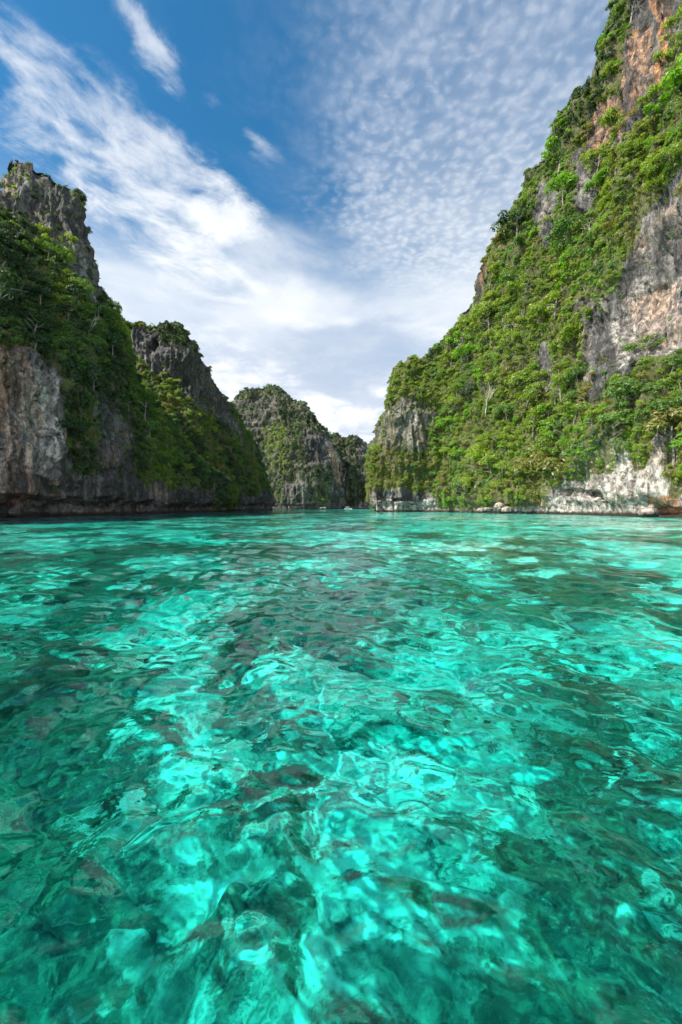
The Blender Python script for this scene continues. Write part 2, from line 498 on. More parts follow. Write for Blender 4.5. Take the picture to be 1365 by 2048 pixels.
ROCKZ = {  # bare stone, by the patches the photo shows: polygons with the share of bareness
    'right': [
        ([(1440, 250), (1365, 310), (1318, 395), (1278, 440), (1250, 540), (1226, 590), (1180, 596), (1160, 690), (1186, 745), (1245, 756), (1290, 715), (1440, 695)], .97),
        ([(1246, 102), (1268, -40), (1420, -120), (1420, 20), (1365, 60), (1344, 90), (1334, 170), (1300, 215), (1266, 256), (1236, 305), (1190, 335), (1166, 306), (1192, 238), (1232, 180)], .97),
        ([(1068, 370), (1114, 365), (1122, 440), (1104, 500), (1072, 480)], .97),
        ([(1136, 306), (1162, 300), (1176, 345), (1184, 420), (1165, 430), (1146, 350)], .95),
        ([(1083, 1060), (1083, 985), (1119, 958), (1221, 955), (1231, 900), (1266, 900), (1280, 936), (1300, 938), (1314, 870), (1338, 870), (1338, 917), (1328, 985), (1420, 985), (1420, 1060)], .97),
        ([(735, 1060), (736, 990), (817, 985), (875, 1000), (884, 1060)], .97),
        ([(884, 1060), (880, 1018), (1085, 1015), (1085, 1060)], .85),
        ([(760, 812), (800, 800), (866, 812), (866, 890), (840, 905), (752, 895)], .62),
        ([(905, 640), (940, 595), (960, 500), (980, 500), (965, 590), (930, 640)], .7),
        ([(1160, 600), (1205, 600), (1225, 700), (1200, 800), (1170, 810), (1150, 720)], .80),
        ([(1086, 690), (1112, 690), (1110, 780), (1088, 775)], .92), ([(905, 690), (935, 640), (945, 650), (918, 715)], .9),
    ],
    'left': [
        ([(-400, 560), (0, 690), (82, 692), (123, 751), (127, 812), (139, 874), (146, 948), (300, 980), (300, 1060), (-400, 1060)], .96),
        ([(195, 790), (240, 800), (262, 880), (285, 950), (300, 990), (190, 990)], .82),
        ([(140, 940), (300, 965), (420, 985), (420, 1060), (140, 1060)], .93),
        ([(-20, 300), (70, 310), (140, 340), (180, 440), (200, 575), (190, 620), (140, 545), (125, 490), (60, 455), (-20, 425)], .80),
    ],
    'mid': [
        ([(255, 662), (325, 660), (330, 720), (322, 755), (290, 738), (262, 712)], .96),
        ([(322, 680), (386, 690), (467, 806), (512, 900), (470, 870), (420, 830), (372, 800), (340, 770)], .80),
        ([(280, 1060), (280, 992), (560, 985), (560, 1060)], .85),
    ],
    'far': [
        ([(460, 795), (550, 800), (552, 846), (540, 872), (488, 864), (465, 840)], .60),
        ([(600, 872), (655, 866), (690, 975), (670, 985), (655, 940), (611, 925)], .90),
        ([(565, 960), (625, 965), (630, 1030), (565, 1030)], .75),
        ([(655, 965), (680, 965), (690, 1030), (660, 1030)], .75),
        ([(694, 855), (738, 870), (765, 1000), (735, 990), (706, 900)], .85),
        ([(430, 1012), (770, 1012), (770, 1030), (430, 1030)], .8),
    ],
}
STAINZ = [([(1300, -40), (1350, -40), (1335, 90), (1328, 165), (1310, 180), (1312, 90)], 1.0),
          ([(1254, 60), (1300, 60), (1310, 150), (1200, 320), (1170, 300)], .55),
          ([(655, 880), (672, 885), (692, 978), (676, 966)], .8),
          ([(955, 505), (985, 505), (975, 560), (955, 560)], .9),
          ([(0, 690), (60, 690), (90, 850), (60, 1010), (0, 1010)], .42),
          ([(1240, 600), (1365, 560), (1365, 690), (1290, 705)], .30),
          ([(1300, 1000), (1365, 990), (1365, 1040), (1300, 1040)], .8)]
PALEZ = [([(1083, 1060), (1083, 960), (1231, 890), (1266, 890), (1300, 930), (1340, 860), (1420, 985), (1420, 1060)], 1.0),
         ([(735, 1060), (736, 990), (880, 990), (884, 1060)], .75),
         ([(1230, 600), (1290, 560), (1420, 540), (1420, 700), (1240, 740)], .65),
         ([(884, 1060), (880, 1015), (1085, 1010), (1085, 1060)], .5),
         ([(760, 812), (866, 812), (866, 900), (752, 900)], .3),
         ([(20, 740), (110, 740), (130, 880), (100, 960), (0, 960)], .95),
         ([(0, 880), (20, 880), (20, 990), (0, 990)], .8),
         ([(658, 882), (672, 887), (692, 978), (664, 960)], .9)]


def zone(c_px, c_py, zones, seed, jit=14.):
    q = np.stack([c_px / 55, c_py / 55, np.zeros_like(c_px)], 1)
    jx = c_px + fbm(q, 3, seed) * jit; jy = c_py + fbm(q, 3, seed + 31) * jit
    o = np.zeros(len(c_px))
    for poly, w in zones: o = np.maximum(o, inside(jx, jy, poly) * w)
    return o


CLIFFS = {}


def finish_cliff(key, c, label):
    px, py = to_px(c.P)
    row = np.repeat(np.arange(c.nr), c.nx)
    onface = (row < c.front + 2)
    bare = zone(px, py, ROCKZ[key], c.seed + 500)
    # out of the photo's view, bareness follows a broad noise
    unseen = (~onface) | (px < -30) | (px > 1395) | (py < -30)
    if key == 'left': unseen &= ~((px < 0) & onface)
    bare = np.where(unseen, np.clip(fbm(c.P / 25, 3, 90) * 1.2, 0, .9), bare)
    nz = np.clip(c.N[:, 2], -1, 1)
    bare = np.where((c.P[:, 2] < 1.5), 1.0, bare)
    c.bare = bare
    me = np_mesh(c.name, c.P, grid_faces(c.nr, c.nx), ROCK)
    f_attr(me, 'moss', np.clip(1 - bare * 1.15, 0, 1) * (.45 if key == 'far' else 1))
    f_attr(me, 'stain', np.where(onface, zone(px, py, STAINZ, 700, 10), .15))
    f_attr(me, 'painted_shade', np.full(len(px), {'far': .50, 'mid': .35}.get(key, 0.)) * (1 - np.where(onface, zone(px, py, PALEZ, 720, 16), 0)))  # far and mid stone darkened, standing in for cloud shadow
    f_attr(me, 'pale', np.where(onface, zone(px, py, PALEZ, 720, 16), 0))
    o = link(bpy.data.objects.new(c.name, me))
    set_label(o, label, 'cliff', kind='structure')
    CLIFFS[key] = c


STEEP = [(0, 0), (.35, .08), (.65, .35), (.88, .68), (1, 1)]

c_left = make_cliff('cliff', [
    (-1400, 42, -500, 80), (-900, 46, -260, 84), (-500, 55, 60, 95), (-200, 73, 300, 118), (-60, 87, 400, 138), (-12, 91, 425, 146),
    (0, 92, 345, 150), (18, 94, 322, 150), (60, 97, 330, 150), (100, 102, 348, 151), (135, 106, 372, 152), (152, 109, 392, 153),
    (165, 111, 430, 154), (175, 113, 462, 155), (186, 115, 528, 157), (198, 118, 588, 158), (225, 123, 630, 160), (245, 127, 665, 163),
    (262, 131, 722, 168), (300, 142, 792, 178), (345, 158, 850, 190), (400, 178, 905, 205), (450, 200, 965, 215), (475, 214, 1014, 219)],
    [(-1400, [(0, 0), (.40, .05), (.62, .45), (.85, .80), (1, 1)]),
     (-12, [(0, 0), (.52, .05), (.75, .45), (.97, .86), (1, 1)]),
     (20, [(0, 0), (.45, .05), (.65, .42), (.84, .84), (1, 1)]),
     (120, [(0, 0), (.42, .05), (.62, .45), (.80, .84), (1, 1)]),
     (170, [(0, 0), (.42, .07), (.62, .45), (.84, .84), (1, 1)]),
     (215, [(0, 0), (.50, .10), (.70, .42), (.88, .76), (1, 1)]),
     (300, [(0, 0), (.40, .10), (.65, .42), (.88, .76), (1, 1)]),
     (475, [(0, 0), (.25, .10), (.55, .42), (.80, .76), (1, 1)])], 620, 280, 1.0, 55, 4.0, 3,
    [(30, 1012, 120, 26, 5), (255, 1003, 14, 10, 3), (212, 1003, 20, 10, 3), (30, 775, 14, 45, 3), (160, 905, 16, 60, 3)], .45)
finish_cliff('left', c_left, 'dark shaded limestone cliff and tower on the near side of the lagoon')

c_mid = make_cliff('cliff', [
    (150, 215, 760, 240), (200, 205, 700, 236), (222, 200, 650, 236), (250, 200, 646, 236), (275, 201, 646, 236), (305, 203, 654, 236), (328, 205, 652, 236), (355, 208, 656, 238),
    (382, 212, 684, 240), (402, 216, 716, 244), (420, 221, 744, 248), (445, 228, 790, 254), (462, 234, 818, 260), (482, 243, 856, 268),
    (505, 256, 896, 280), (522, 270, 922, 292), (535, 285, 950, 305), (544, 300, 985, 315), (549, 310, 1014, 318)],
    [(150, STEEP), (250, [(0, 0), (.30, .06), (.55, .40), (.72, .78), (1, 1)]),
     (330, [(0, 0), (.28, .06), (.52, .40), (.72, .74), (1, 1)]), (549, STEEP)], 260, 230, 1.0, 70, 2.2, 23,
    [(312, 692, 8, 13, 6), (300, 708, 6, 14, 3)], .5)
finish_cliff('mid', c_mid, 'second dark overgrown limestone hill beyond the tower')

c_right = make_cliff('cliff', [
    (744, 197, 1014, 199), (746, 194, 985, 199), (750, 193, 915, 202), (757, 193, 884, 205), (772, 193, 832, 208), (784, 193, 790, 210), (797, 193, 740, 212), (808, 193, 728, 213),
    (850, 193, 716, 214), (882, 190, 684, 213), (905, 183, 654, 212), (940, 171, 604, 208), (952, 167, 562, 206), (966, 163, 514, 203),
    (1000, 154, 456, 198), (1030, 150, 394, 192), (1060, 147, 346, 186), (1090, 142, 306, 178), (1120, 136, 274, 170), (1148, 130, 232, 163),
    (1165, 127, 196, 159), (1190, 121, 156, 153), (1212, 116, 106, 148), (1225, 113, 56, 145), (1240, 110, 10, 142), (1262, 107, -60, 138),
    (1365, 97, -260, 124), (1600, 76, -560, 102), (2000, 56, -760, 82), (2500, 44, -900, 70)],
    [(744, STEEP), (870, STEEP),
     (1000, [(0, 0), (.10, .02), (.40, .36), (.72, .70), (1, 1)]),
     (1180, [(0, 0), (.12, .02), (.36, .36), (.62, .56), (1, 1)]),
     (1300, [(0, 0), (.13, .02), (.29, .36), (.56, .46), (1, 1)]),
     (1365, [(0, 0), (.12, .02), (.27, .36), (.55, .46), (1, 1)]),
     (2500, [(0, 0), (.12, .02), (.27, .36), (.55, .46), (1, 1)])], 560, 420, 1.0, 70, 1.2, 43,
    [(752, 998, 10, 5, 3), (795, 1000, 9, 4, 3), (1190, 990, 24, 9, 4), (1140, 985, 30, 9, 2.5), (1330, 1022, 26, 9, 3), (968, 520, 9, 14, 3)], 1.0, 3.2)
finish_cliff('right', c_right, 'tall sunlit limestone cliff covered in bright green plants')

c_far = make_cliff('cliff', [
    (380, 470, 900, 500), (430, 450, 850, 490), (463, 440, 806, 490), (476, 436, 790, 490), (490, 433, 779, 490), (520, 430, 776, 488), (540, 424, 773, 480), (560, 418, 779, 470),
    (575, 415, 797, 464), (583, 413, 806, 460), (610, 411, 808, 452), (626, 412, 828, 448), (641, 414, 842, 446), (655, 417, 860, 445),
    (664, 421, 872, 446), (672, 428, 905, 450), (682, 436, 950, 452), (690, 444, 1013, 453)],
    [(380, STEEP), (520, [(0, 0), (.30, .08), (.5, .30), (.75, .60), (1, 1)]), (690, STEEP)], 280, 200, 1.3, 120, 1.5, 63, (), .6)
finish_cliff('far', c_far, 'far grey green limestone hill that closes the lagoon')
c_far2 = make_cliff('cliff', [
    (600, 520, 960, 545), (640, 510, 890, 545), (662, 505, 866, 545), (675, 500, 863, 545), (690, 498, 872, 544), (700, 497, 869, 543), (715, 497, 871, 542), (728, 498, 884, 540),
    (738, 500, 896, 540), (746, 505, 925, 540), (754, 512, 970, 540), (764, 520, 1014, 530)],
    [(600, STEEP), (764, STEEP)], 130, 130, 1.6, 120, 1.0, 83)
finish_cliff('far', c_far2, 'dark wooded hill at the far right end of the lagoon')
c_far3 = make_cliff('cliff', [(690, 800, 905, 830), (730, 790, 893, 830), (752, 790, 887, 830), (790, 800, 890, 830), (840, 810, 905, 830)],
                    [(690, STEEP), (840, STEEP)], 60, 60, 2.0, 120, 1.0, 93)
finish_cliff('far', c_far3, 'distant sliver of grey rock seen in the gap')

# ---------------------------------------------------------------- plants
def leaf_cloud(centers, radii, n, size, flat=.75, up=.35, rng=RNG):
    """n leaf-sized quads scattered through the shells of several clumps"""
    k = rng.integers(0, len(centers), n)
    d = rng.normal(size=(n, 3)); d /= np.linalg.norm(d, axis=1)[:, None]
    d[:, 2] = np.where(d[:, 2] < -.35, -d[:, 2], d[:, 2])
    r = rng.uniform(.55, 1.05, n) ** .7
    c = centers[k] + d * (radii[k] * r)[:, None] * np.array((1, 1, flat))
    nrm = d + rng.normal(size=(n, 3)) * .32 + np.array((0, 0, up)); nrm /= np.linalg.norm(nrm, axis=1)[:, None]
    a = np.cross(nrm, rng.normal(size=(n, 3))); a /= np.linalg.norm(a, axis=1)[:, None]
    b = np.cross(nrm, a)
    s = size * rng.uniform(.6, 1.35, n)[:, None]
    v = np.stack([c - a * s * .9, c - b * s * .48 + nrm * s * .12, c + a * s, c + b * s * .48 + nrm * s * .12], 1).reshape(-1, 3)
    f = np.arange(n * 4).reshape(n, 4)
    return v, f, np.repeat(rng.uniform(0, 1, n) * .5 + rng.uniform(0, 1, len(centers))[k] * .5, 4)


def tube_arrays(path, rad, sides=6):
    path = np.asarray(path, float); n = len(path); V = []
    t = np.gradient(path, axis=0); t /= np.linalg.norm(t, axis=1)[:, None]
    ref = np.array((.3, .9, .1))
    for i in range(n):
        a = np.cross(t[i], ref); a /= np.linalg.norm(a); b = np.cross(t[i], a)
        for j in range(sides):
            w = 2 * math.pi * j / sides; V.append(path[i] + (a * math.cos(w) + b * math.sin(w)) * rad[i])
    Fc = [[i * sides + j, i * sides + (j + 1) % sides, (i + 1) * sides + (j + 1) % sides, (i + 1) * sides + j] for i in range(n - 1) for j in range(sides)]
    return np.array(V), np.array(Fc)


def join_arrays(parts):
    V, Fc, o = [], [], 0
    for v, f in parts:
        V.append(v); Fc.append(f + o); o += len(v)
    return np.concatenate(V), np.concatenate(Fc)


def crown_arrays(seed, style):
    """a crown about 2 units wide, its trunk foot at the origin"""
    g = np.random.default_rng(seed)
    if style == 'round':
        n = g.integers(15, 20); hgt = 1.15
        th = g.uniform(0, 2 * math.pi, n); ph = np.arccos(g.uniform(-.15, 1, n)); rr = g.uniform(.45, .80, n)
        c = np.stack([np.cos(th) * np.sin(ph) * rr, np.sin(th) * np.sin(ph) * rr, hgt + np.cos(ph) * rr * .75], 1)
        rd = g.uniform(.20, .38, n)
        v, f, a = leaf_cloud(c, rd, 1500, .062, .85, .25, g)
    elif style == 'spread':                                   # layered, flat clumps
        n = g.integers(14, 19)
        th = g.uniform(0, 2 * math.pi, n); rr = g.uniform(.15, .95, n)
        c = np.stack([np.cos(th) * rr, np.sin(th) * rr, 1.35 - rr * .35 + g.normal(size=n) * .17], 1)
        rd = g.uniform(.20, .36, n)
        v, f, a = leaf_cloud(c, rd, 1400, .060, .62, .4, g)
    elif style == 'tall':
        n = g.integers(16, 22)
        z = g.uniform(.45, 2.05, n); w = .62 * np.sin(np.clip((z - .1) / 2.15, 0, 1) * math.pi) ** .7
        th = g.uniform(0, 2 * math.pi, n); rr = w * g.uniform(.3, 1, n)
        c = np.stack([np.cos(th) * rr, np.sin(th) * rr, z], 1); rd = g.uniform(.18, .34, n)
        v, f, a = leaf_cloud(c, rd, 1500, .060, .85, .35, g)
    elif style == 'bush':
        n = g.integers(9, 14)
        th = g.uniform(0, 2 * math.pi, n); rr = g.uniform(.1, .75, n)
        c = np.stack([np.cos(th) * rr, np.sin(th) * rr, .30 + g.uniform(-.15, .42, n) * (1 - rr * .6)], 1)
        rd = g.uniform(.22, .42, n)
        v, f, a = leaf_cloud(c, rd, 560, .085, .9, .2, g)
    elif style == 'mat':                                      # creeper on the rock: shallow, ragged
        n = g.integers(10, 15)
        th = g.uniform(0, 2 * math.pi, n); rr = g.uniform(0, 1, n) ** .6
        c = np.stack([np.cos(th) * rr, np.sin(th) * rr, g.uniform(.0, .14, n)], 1)
        rd = g.uniform(.18, .36, n)
        v, f, a = leaf_cloud(c, rd, 460, .085, .45, .5, g)
    elif style == 'vine':                                     # strands hanging down the rock, thin across y
        ns = 5; c = []
        for k in range(ns):
            x0 = g.uniform(-.6, .6); L = g.uniform(.9, 2.4)
            for q in np.linspace(0, 1, 7): c.append((x0 + g.normal() * .07, g.normal() * .08, .2 - L * q))
        c = np.array(c); rd = g.uniform(.10, .24, len(c))
        v, f, a = leaf_cloud(c, rd, 560, .080, 1.1, .1, g)
    else:                                                     # dry tuft: narrow blades
        n = 260
        th = g.uniform(0, 2 * math.pi, n); el = g.uniform(.25, 1.35, n); L = g.uniform(.5, 1.05, n)
        base = g.normal(size=(n, 3)) * np.array((.22, .22, .05))
        dr = np.stack([np.cos(th) * np.cos(el), np.sin(th) * np.cos(el), np.sin(el)], 1)
        sd = np.cross(dr, g.normal(size=(n, 3))); sd /= np.linalg.norm(sd, axis=1)[:, None]; sd *= .03
        tip = base + dr * L[:, None] - np.array((0, 0, .25)) * (L ** 2)[:, None]
        mid = base + dr * L[:, None] * .55
        v = np.stack([base - sd * .6, mid - sd, tip, mid + sd], 1).reshape(-1, 3)
        f = np.arange(n * 4).reshape(n, 4); a = np.repeat(g.uniform(0, 1, n), 4)
    return v, f, a


def crown_mesh(name, seed, style, mat):
    v, f, a = crown_arrays(seed, style)
    me = np_mesh(name, v, f, mat, False); f_attr(me, 'leafvar', a)
    return me


def trunk_mesh(seed, style):
    g = np.random.default_rng(seed + 1000)
    H = {'round': 1.25, 'spread': 1.2, 'tall': 1.7}[style]
    lean = g.normal(size=2) * .12
    t = np.linspace(0, 1, 6)
    path = np.stack([lean[0] * t + .04 * np.sin(t * 5 + g.uniform(0, 6)), lean[1] * t + .04 * np.sin(t * 4 + g.uniform(0, 6)), t * H - .25 * (1 - t)], 1)
    parts = [tube_arrays(path, np.interp(t, [0, 1], [.062, .020]))]
    for k in range(6):
        s = g.uniform(.40, .95); p0 = np.array([np.interp(s, t, path[:, j]) for j in range(3)])
        th = g.uniform(0, 6.28); L = g.uniform(.4, .7)
        e = p0 + np.array((math.cos(th) * L, math.sin(th) * L, g.uniform(.12, .4)))
        m = (p0 + e) / 2 + np.array((0, 0, g.uniform(-.06, .08)))
        parts.append(tube_arrays([p0, m, e], [.026, .018, .008], 5))
    v, f = join_arrays(parts)
    return np_mesh('trunk', v, f, BARK)


STYLES = ('round', 'spread', 'tall')
TREE_MESH = {}
for st in STYLES:
    for vi in range(2):
        tm = trunk_mesh(vi * 17 + len(st), st)
        for mk in LEAF:
            TREE_MESH[st, vi, mk] = (tm, crown_mesh('crown', 50 + vi * 31 + len(st) * 7, st, LEAF[mk]))

# undergrowth prototypes live only as instance sources
PROTO = bpy.data.collections.new("undergrowth_kinds")
PIDX = {}
for st in ('bush', 'mat', 'tuft', 'vine'):
    for vi in range(2):
        for mk in LEAF:
            nm = "p%03d" % len(PIDX)
            PROTO.objects.link(bpy.data.objects.new(nm, crown_mesh('undergrowth_' + st, 300 + vi * 13 + len(st), st, LEAF[mk])))
            PIDX[st, vi, mk] = len(PIDX)

COLZ = {'right': [  # patches of one plant colour; on the far hill, sunlight painted into leaves
    ([(1115, 300), (1150, 370), (1160, 480), (1115, 560), (1095, 480)], 'lime', .85),
    ([(880, 940), (930, 940), (930, 1030), (880, 1030)], 'lime', .6),
    ([(1050, 540), (1140, 560), (1060, 720), (1000, 720)], 'bright', .7),
    ([(740, 870), (860, 870), (860, 1000), (735, 1000)], 'olive', .35),
    ([(790, 720), (900, 700), (900, 800), (780, 800)], 'bright', .45),
    ([(1210, 0), (1260, 0), (1180, 280), (1110, 290)], 'dark', .65),
    ([(1000, 300), (1110, 280), (1080, 420), (970, 500)], 'mid', .6),
    ([(1150, 600), (1230, 640), (1230, 860), (1150, 850)], 'olive', .35),
    ([(1240, 690), (1420, 690), (1420, 880), (1240, 850)], 'mid', .6),
    ([(1200, 200), (1365, 150), (1365, 330), (1200, 380)], 'olive', .28),
    ([(960, 640), (1160, 640), (1140, 1000), (920, 1000)], 'bright', .35),
], 'left': [([(-10, 300), (70, 310), (70, 370), (-10, 430)], 'bright', .6), ([(70, 450), (150, 440), (150, 520), (90, 520)], 'bright', .8),
            ([(205, 600), (262, 640), (275, 720), (235, 690)], 'bright', .75), ([(120, 600), (220, 640), (220, 760), (100, 720)], 'mid', .5)],
    'mid': [([(240, 720), (330, 690), (380, 800), (330, 850), (260, 790)], 'bright', .55), ([(370, 790), (430, 800), (430, 880), (380, 870)], 'bright', .6)],
    'far': [([(520, 850), (575, 840), (575, 950), (540, 940)], 'bright', .8), ([(625, 970), (660, 960), (662, 1020), (640, 1020)], 'bright', .7)]}  # sunlit spots of the far hill, put in as yellow-green leaves
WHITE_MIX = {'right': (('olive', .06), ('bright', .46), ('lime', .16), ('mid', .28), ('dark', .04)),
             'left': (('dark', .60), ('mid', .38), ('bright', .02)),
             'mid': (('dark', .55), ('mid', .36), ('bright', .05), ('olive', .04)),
             'far': (('dark', .74), ('mid', .26))}  # far hill's shade is put into a darker leaf mix


def pick_colour(key, px, py, q, g):
    if True:
        for poly, mk, w in COLZ[key]:
            if inside(np.array([px]), np.array([py]), poly)[0] and g.random() < w: return mk
    mix = WHITE_MIX[key]
    # neighbours tend to share a kind
    x = np.clip(q * .62 + .5 + g.normal() * .17, 0, .9999)
    a = 0
    for mk, w in mix:
        a += w
        if x < a: return mk
    return mix[0][0]


def surface_samples(c, dens, g):
    """random points on a cliff's mesh, dens per square metre"""
    Q = c.G; a = Q[:-1, :-1]; b = Q[:-1, 1:]; d = Q[1:, :-1]
    ar = np.linalg.norm(np.cross(b - a, d - a), axis=2).ravel()
    n = int(ar.sum() * dens)
    pick = g.choice(len(ar), n, p=ar / ar.sum())
    i, j = np.divmod(pick, c.nx - 1)
    u, v = g.random(n)[:, None], g.random(n)[:, None]
    P = a[i, j] * (1 - u) * (1 - v) + b[i, j] * u * (1 - v) + d[i, j] * v * (1 - u) + Q[i + 1, j + 1] * u * v
    Nn = c.N.reshape(c.nr, c.nx, 3)[i, j]; B = c.bare.reshape(c.nr, c.nx)[i, j]
    return P, Nn, B, i


UG = dict(pos=[], idx=[], scl=[], rot=[])
TREES = []                                                   # candidates: (projected size, cliff key, position, radius, colour, px, py)


def normal_euler(n, spin):
    return (Vector(n).to_track_quat('Z', 'Y') @ Matrix.Rotation(spin, 3, 'Z').to_quaternion()).to_euler()


def scatter(key, c, dens, size, tree_dens, tree_size):
    g = np.random.default_rng(c.seed + 5)
    P, N, B, row = surface_samples(c, dens, g)
    px, py = to_px(P)
    clus = fbm(P / 5.0, 3, c.seed + 9)
    colr = fbm(P * np.array((1, 1, .4)) / 11.0, 3, c.seed + 19)
    cover = 1 - B
    keep = (g.random(len(P)) < np.clip(cover * (1.0 + .75 * clus) * (.55 + .6 * np.clip(N[:, 2] + .45, 0, 1)), 0.0, 1)) & (P[:, 2] > 1.6)
    keep |= (g.random(len(P)) < .035 * (clus > -.1)) & (P[:, 2] > 7)
    keep &= (row < c.front + 14)
    # far from the picture one needs fewer
    outside = (px < -350) | (px > 1700) | (py < -500)
    keep &= ~(outside & (g.random(len(P)) < .7))
    for k in np.nonzero(keep)[0]:
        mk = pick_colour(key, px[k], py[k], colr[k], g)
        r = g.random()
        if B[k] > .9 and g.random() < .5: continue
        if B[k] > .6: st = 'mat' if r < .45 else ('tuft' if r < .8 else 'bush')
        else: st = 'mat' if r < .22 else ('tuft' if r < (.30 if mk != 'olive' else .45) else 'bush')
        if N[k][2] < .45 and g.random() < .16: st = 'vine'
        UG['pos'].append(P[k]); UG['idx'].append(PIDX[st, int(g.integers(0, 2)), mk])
        s = size * min(2.3, g.lognormal(-.12, .42)) * (1.0 if st != 'tuft' else .8) * (.62 if B[k] > .6 else 1)
        UG['scl'].append((s, s, s * g.uniform(.8, 1.2)))
        n = N[k] * (1.0 if st == 'mat' else .45) + np.array((0, 0, .0 if st == 'mat' else .8))
        if st == 'vine': UG['rot'].append((g.normal() * .08, g.normal() * .08, math.atan2(N[k][1], N[k][0]) + math.pi / 2))
        else: UG['rot'].append(tuple(normal_euler(n, g.uniform(0, 6.28))))
    # trees
    P, N, B, row = surface_samples(c, tree_dens, g)
    px, py = to_px(P); colr = fbm(P * np.array((1, 1, .4)) / 11.0, 3, c.seed + 19)
    ok = (B < .5) & (P[:, 2] > 2.5) & (row < c.front - (14 if key == 'right' else -3)) & (g.random(len(P)) < .35 + np.clip(N[:, 2], 0, .65))
    for k in np.nonzero(ok)[0]:
        rad = tree_size * min(1.9, g.lognormal(-.12, .38))
        if row[k] > c.front - 40 or (key == 'right' and px[k] < 890): rad = min(rad, tree_size * .48)          # stunted along the skyline
        TREES.append((rad / P[k][1], key, P[k] - N[k] * .3, rad, pick_colour(key, px[k], py[k], colr[k], g), px[k], py[k]))


scatter('right', c_right, .62, 1.15, .15, 4.9)
scatter('left', c_left, .50, 1.5, .10, 3.7)
scatter('mid', c_mid, .40, 1.5, .03, 2.5)
scatter('far', c_far, .15, 1.7, .006, 2.6)
scatter('far', c_far2, .16, 1.6, .003, 2.2)
scatter('far', c_far3, .03, 4.0, .001, 4.2)

# spread trees out, then the 300 that show largest become single trees and the rest join the undergrowth
g = np.random.default_rng(3)
order = g.permutation(len(TREES)); chosen = []; cellmap = {}
for k in order:
    s, key, p, rad, mk, px, py = TREES[k]
    cell = tuple((p // 6).astype(int)); ok = True
    for dx in (-1, 0, 1):
        for dy in (-1, 0, 1):
            for dz in (-1, 0, 1):
                for (q, r2) in cellmap.get((cell[0] + dx, cell[1] + dy, cell[2] + dz), ()):
                    if np.linalg.norm(q - p) < .58 * (rad + r2): ok = False
    if ok:
        cellmap.setdefault(cell, []).append((p, rad)); chosen.append(TREES[k])
inview = [t for t in chosen if -25 < t[5] < 1390 and t[6] > -20]
rest = [t for t in chosen if not (-25 < t[5] < 1390 and t[6] > -20)]
inview.sort(key=lambda t: -t[0])
singles, rest = inview[:296], rest + inview[296:]
for ex, ey, rad, lab in ((906, 1018, 3.6, 'vivid lime tree standing at the waterline just beside the pale rocky tip'),
                         (966, 1016, 2.6, 'low lime-green tree leaning over the long pale boulder'),
                         (1330, 860, 4.6, 'big layered mid green tree growing out of the white sea cliff'),
                         (1130, 985, 2.9, 'fresh green tree hanging over the lip of the white sea cliff')):
    k = np.arange(c_right.front * c_right.nx); qx, qy = to_px(c_right.P[k]); j = int(np.argmin((qx - ex) ** 2 + (qy - ey) ** 2))
    singles.append((1, 'right', c_right.P[j] - c_right.N[j] * .2, rad, 'mid' if 'mid' in lab or 'fresh' in lab else 'lime', ex, ey, lab))
for s, key, p, rad, mk, px, py in rest:
    for q in range(3):
        UG['pos'].append(p + g.normal(size=3) * rad * .35 + np.array((0, 0, rad * .35))); UG['idx'].append(PIDX['bush', int(g.integers(0, 2)), mk])
        r = rad * g.uniform(.55, .8); UG['scl'].append((r, r, r)); UG['rot'].append((g.normal() * .2, g.normal() * .2, g.uniform(0, 6.28)))

COLOUR_WORD = {'dark': 'dark green', 'mid': 'mid green', 'bright': 'yellow-green', 'lime': 'vivid lime-green', 'olive': 'dull olive'}
STYLE_WORD = {'round': 'round-crowned', 'spread': 'wide flat-crowned', 'tall': 'narrow upright'}


def place_word(key, px, py, d):
    if key == 'right':
        if px < 880: return 'on the rocky tip of the sunlit cliff'
        if py > 900: return 'low on the sunlit cliff just above the waterline'
        if py > 700: return 'on the lower slope of the sunlit cliff'
        if py > 450: return 'on the middle slope of the sunlit cliff'
        return 'high on the sunlit cliff near its skyline'
    if key == 'left':
        if py > 880: return 'just above the water on the shaded tower cliff'
        if py > 680: return 'beside the bare lower wall of the shaded tower cliff'
        if py > 520: return 'on the wooded shoulder of the shaded tower cliff'
        return 'at the foot of the grey rock tower'
    if key == 'mid': return 'on the second shaded hill' + (' near the water' if py > 880 else ' below its rock face')
    return 'on the far hill'


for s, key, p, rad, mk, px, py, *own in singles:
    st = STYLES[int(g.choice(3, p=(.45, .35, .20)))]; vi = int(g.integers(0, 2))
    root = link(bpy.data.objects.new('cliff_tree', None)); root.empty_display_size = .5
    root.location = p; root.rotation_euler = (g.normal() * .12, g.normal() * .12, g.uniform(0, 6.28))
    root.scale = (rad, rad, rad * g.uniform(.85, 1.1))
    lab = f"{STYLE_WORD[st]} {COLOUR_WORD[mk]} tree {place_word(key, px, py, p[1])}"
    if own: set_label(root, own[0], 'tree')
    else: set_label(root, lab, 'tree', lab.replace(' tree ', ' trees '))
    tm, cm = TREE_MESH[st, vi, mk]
    link(bpy.data.objects.new('trunk', tm), root); link(bpy.data.objects.new('crown', cm), root)


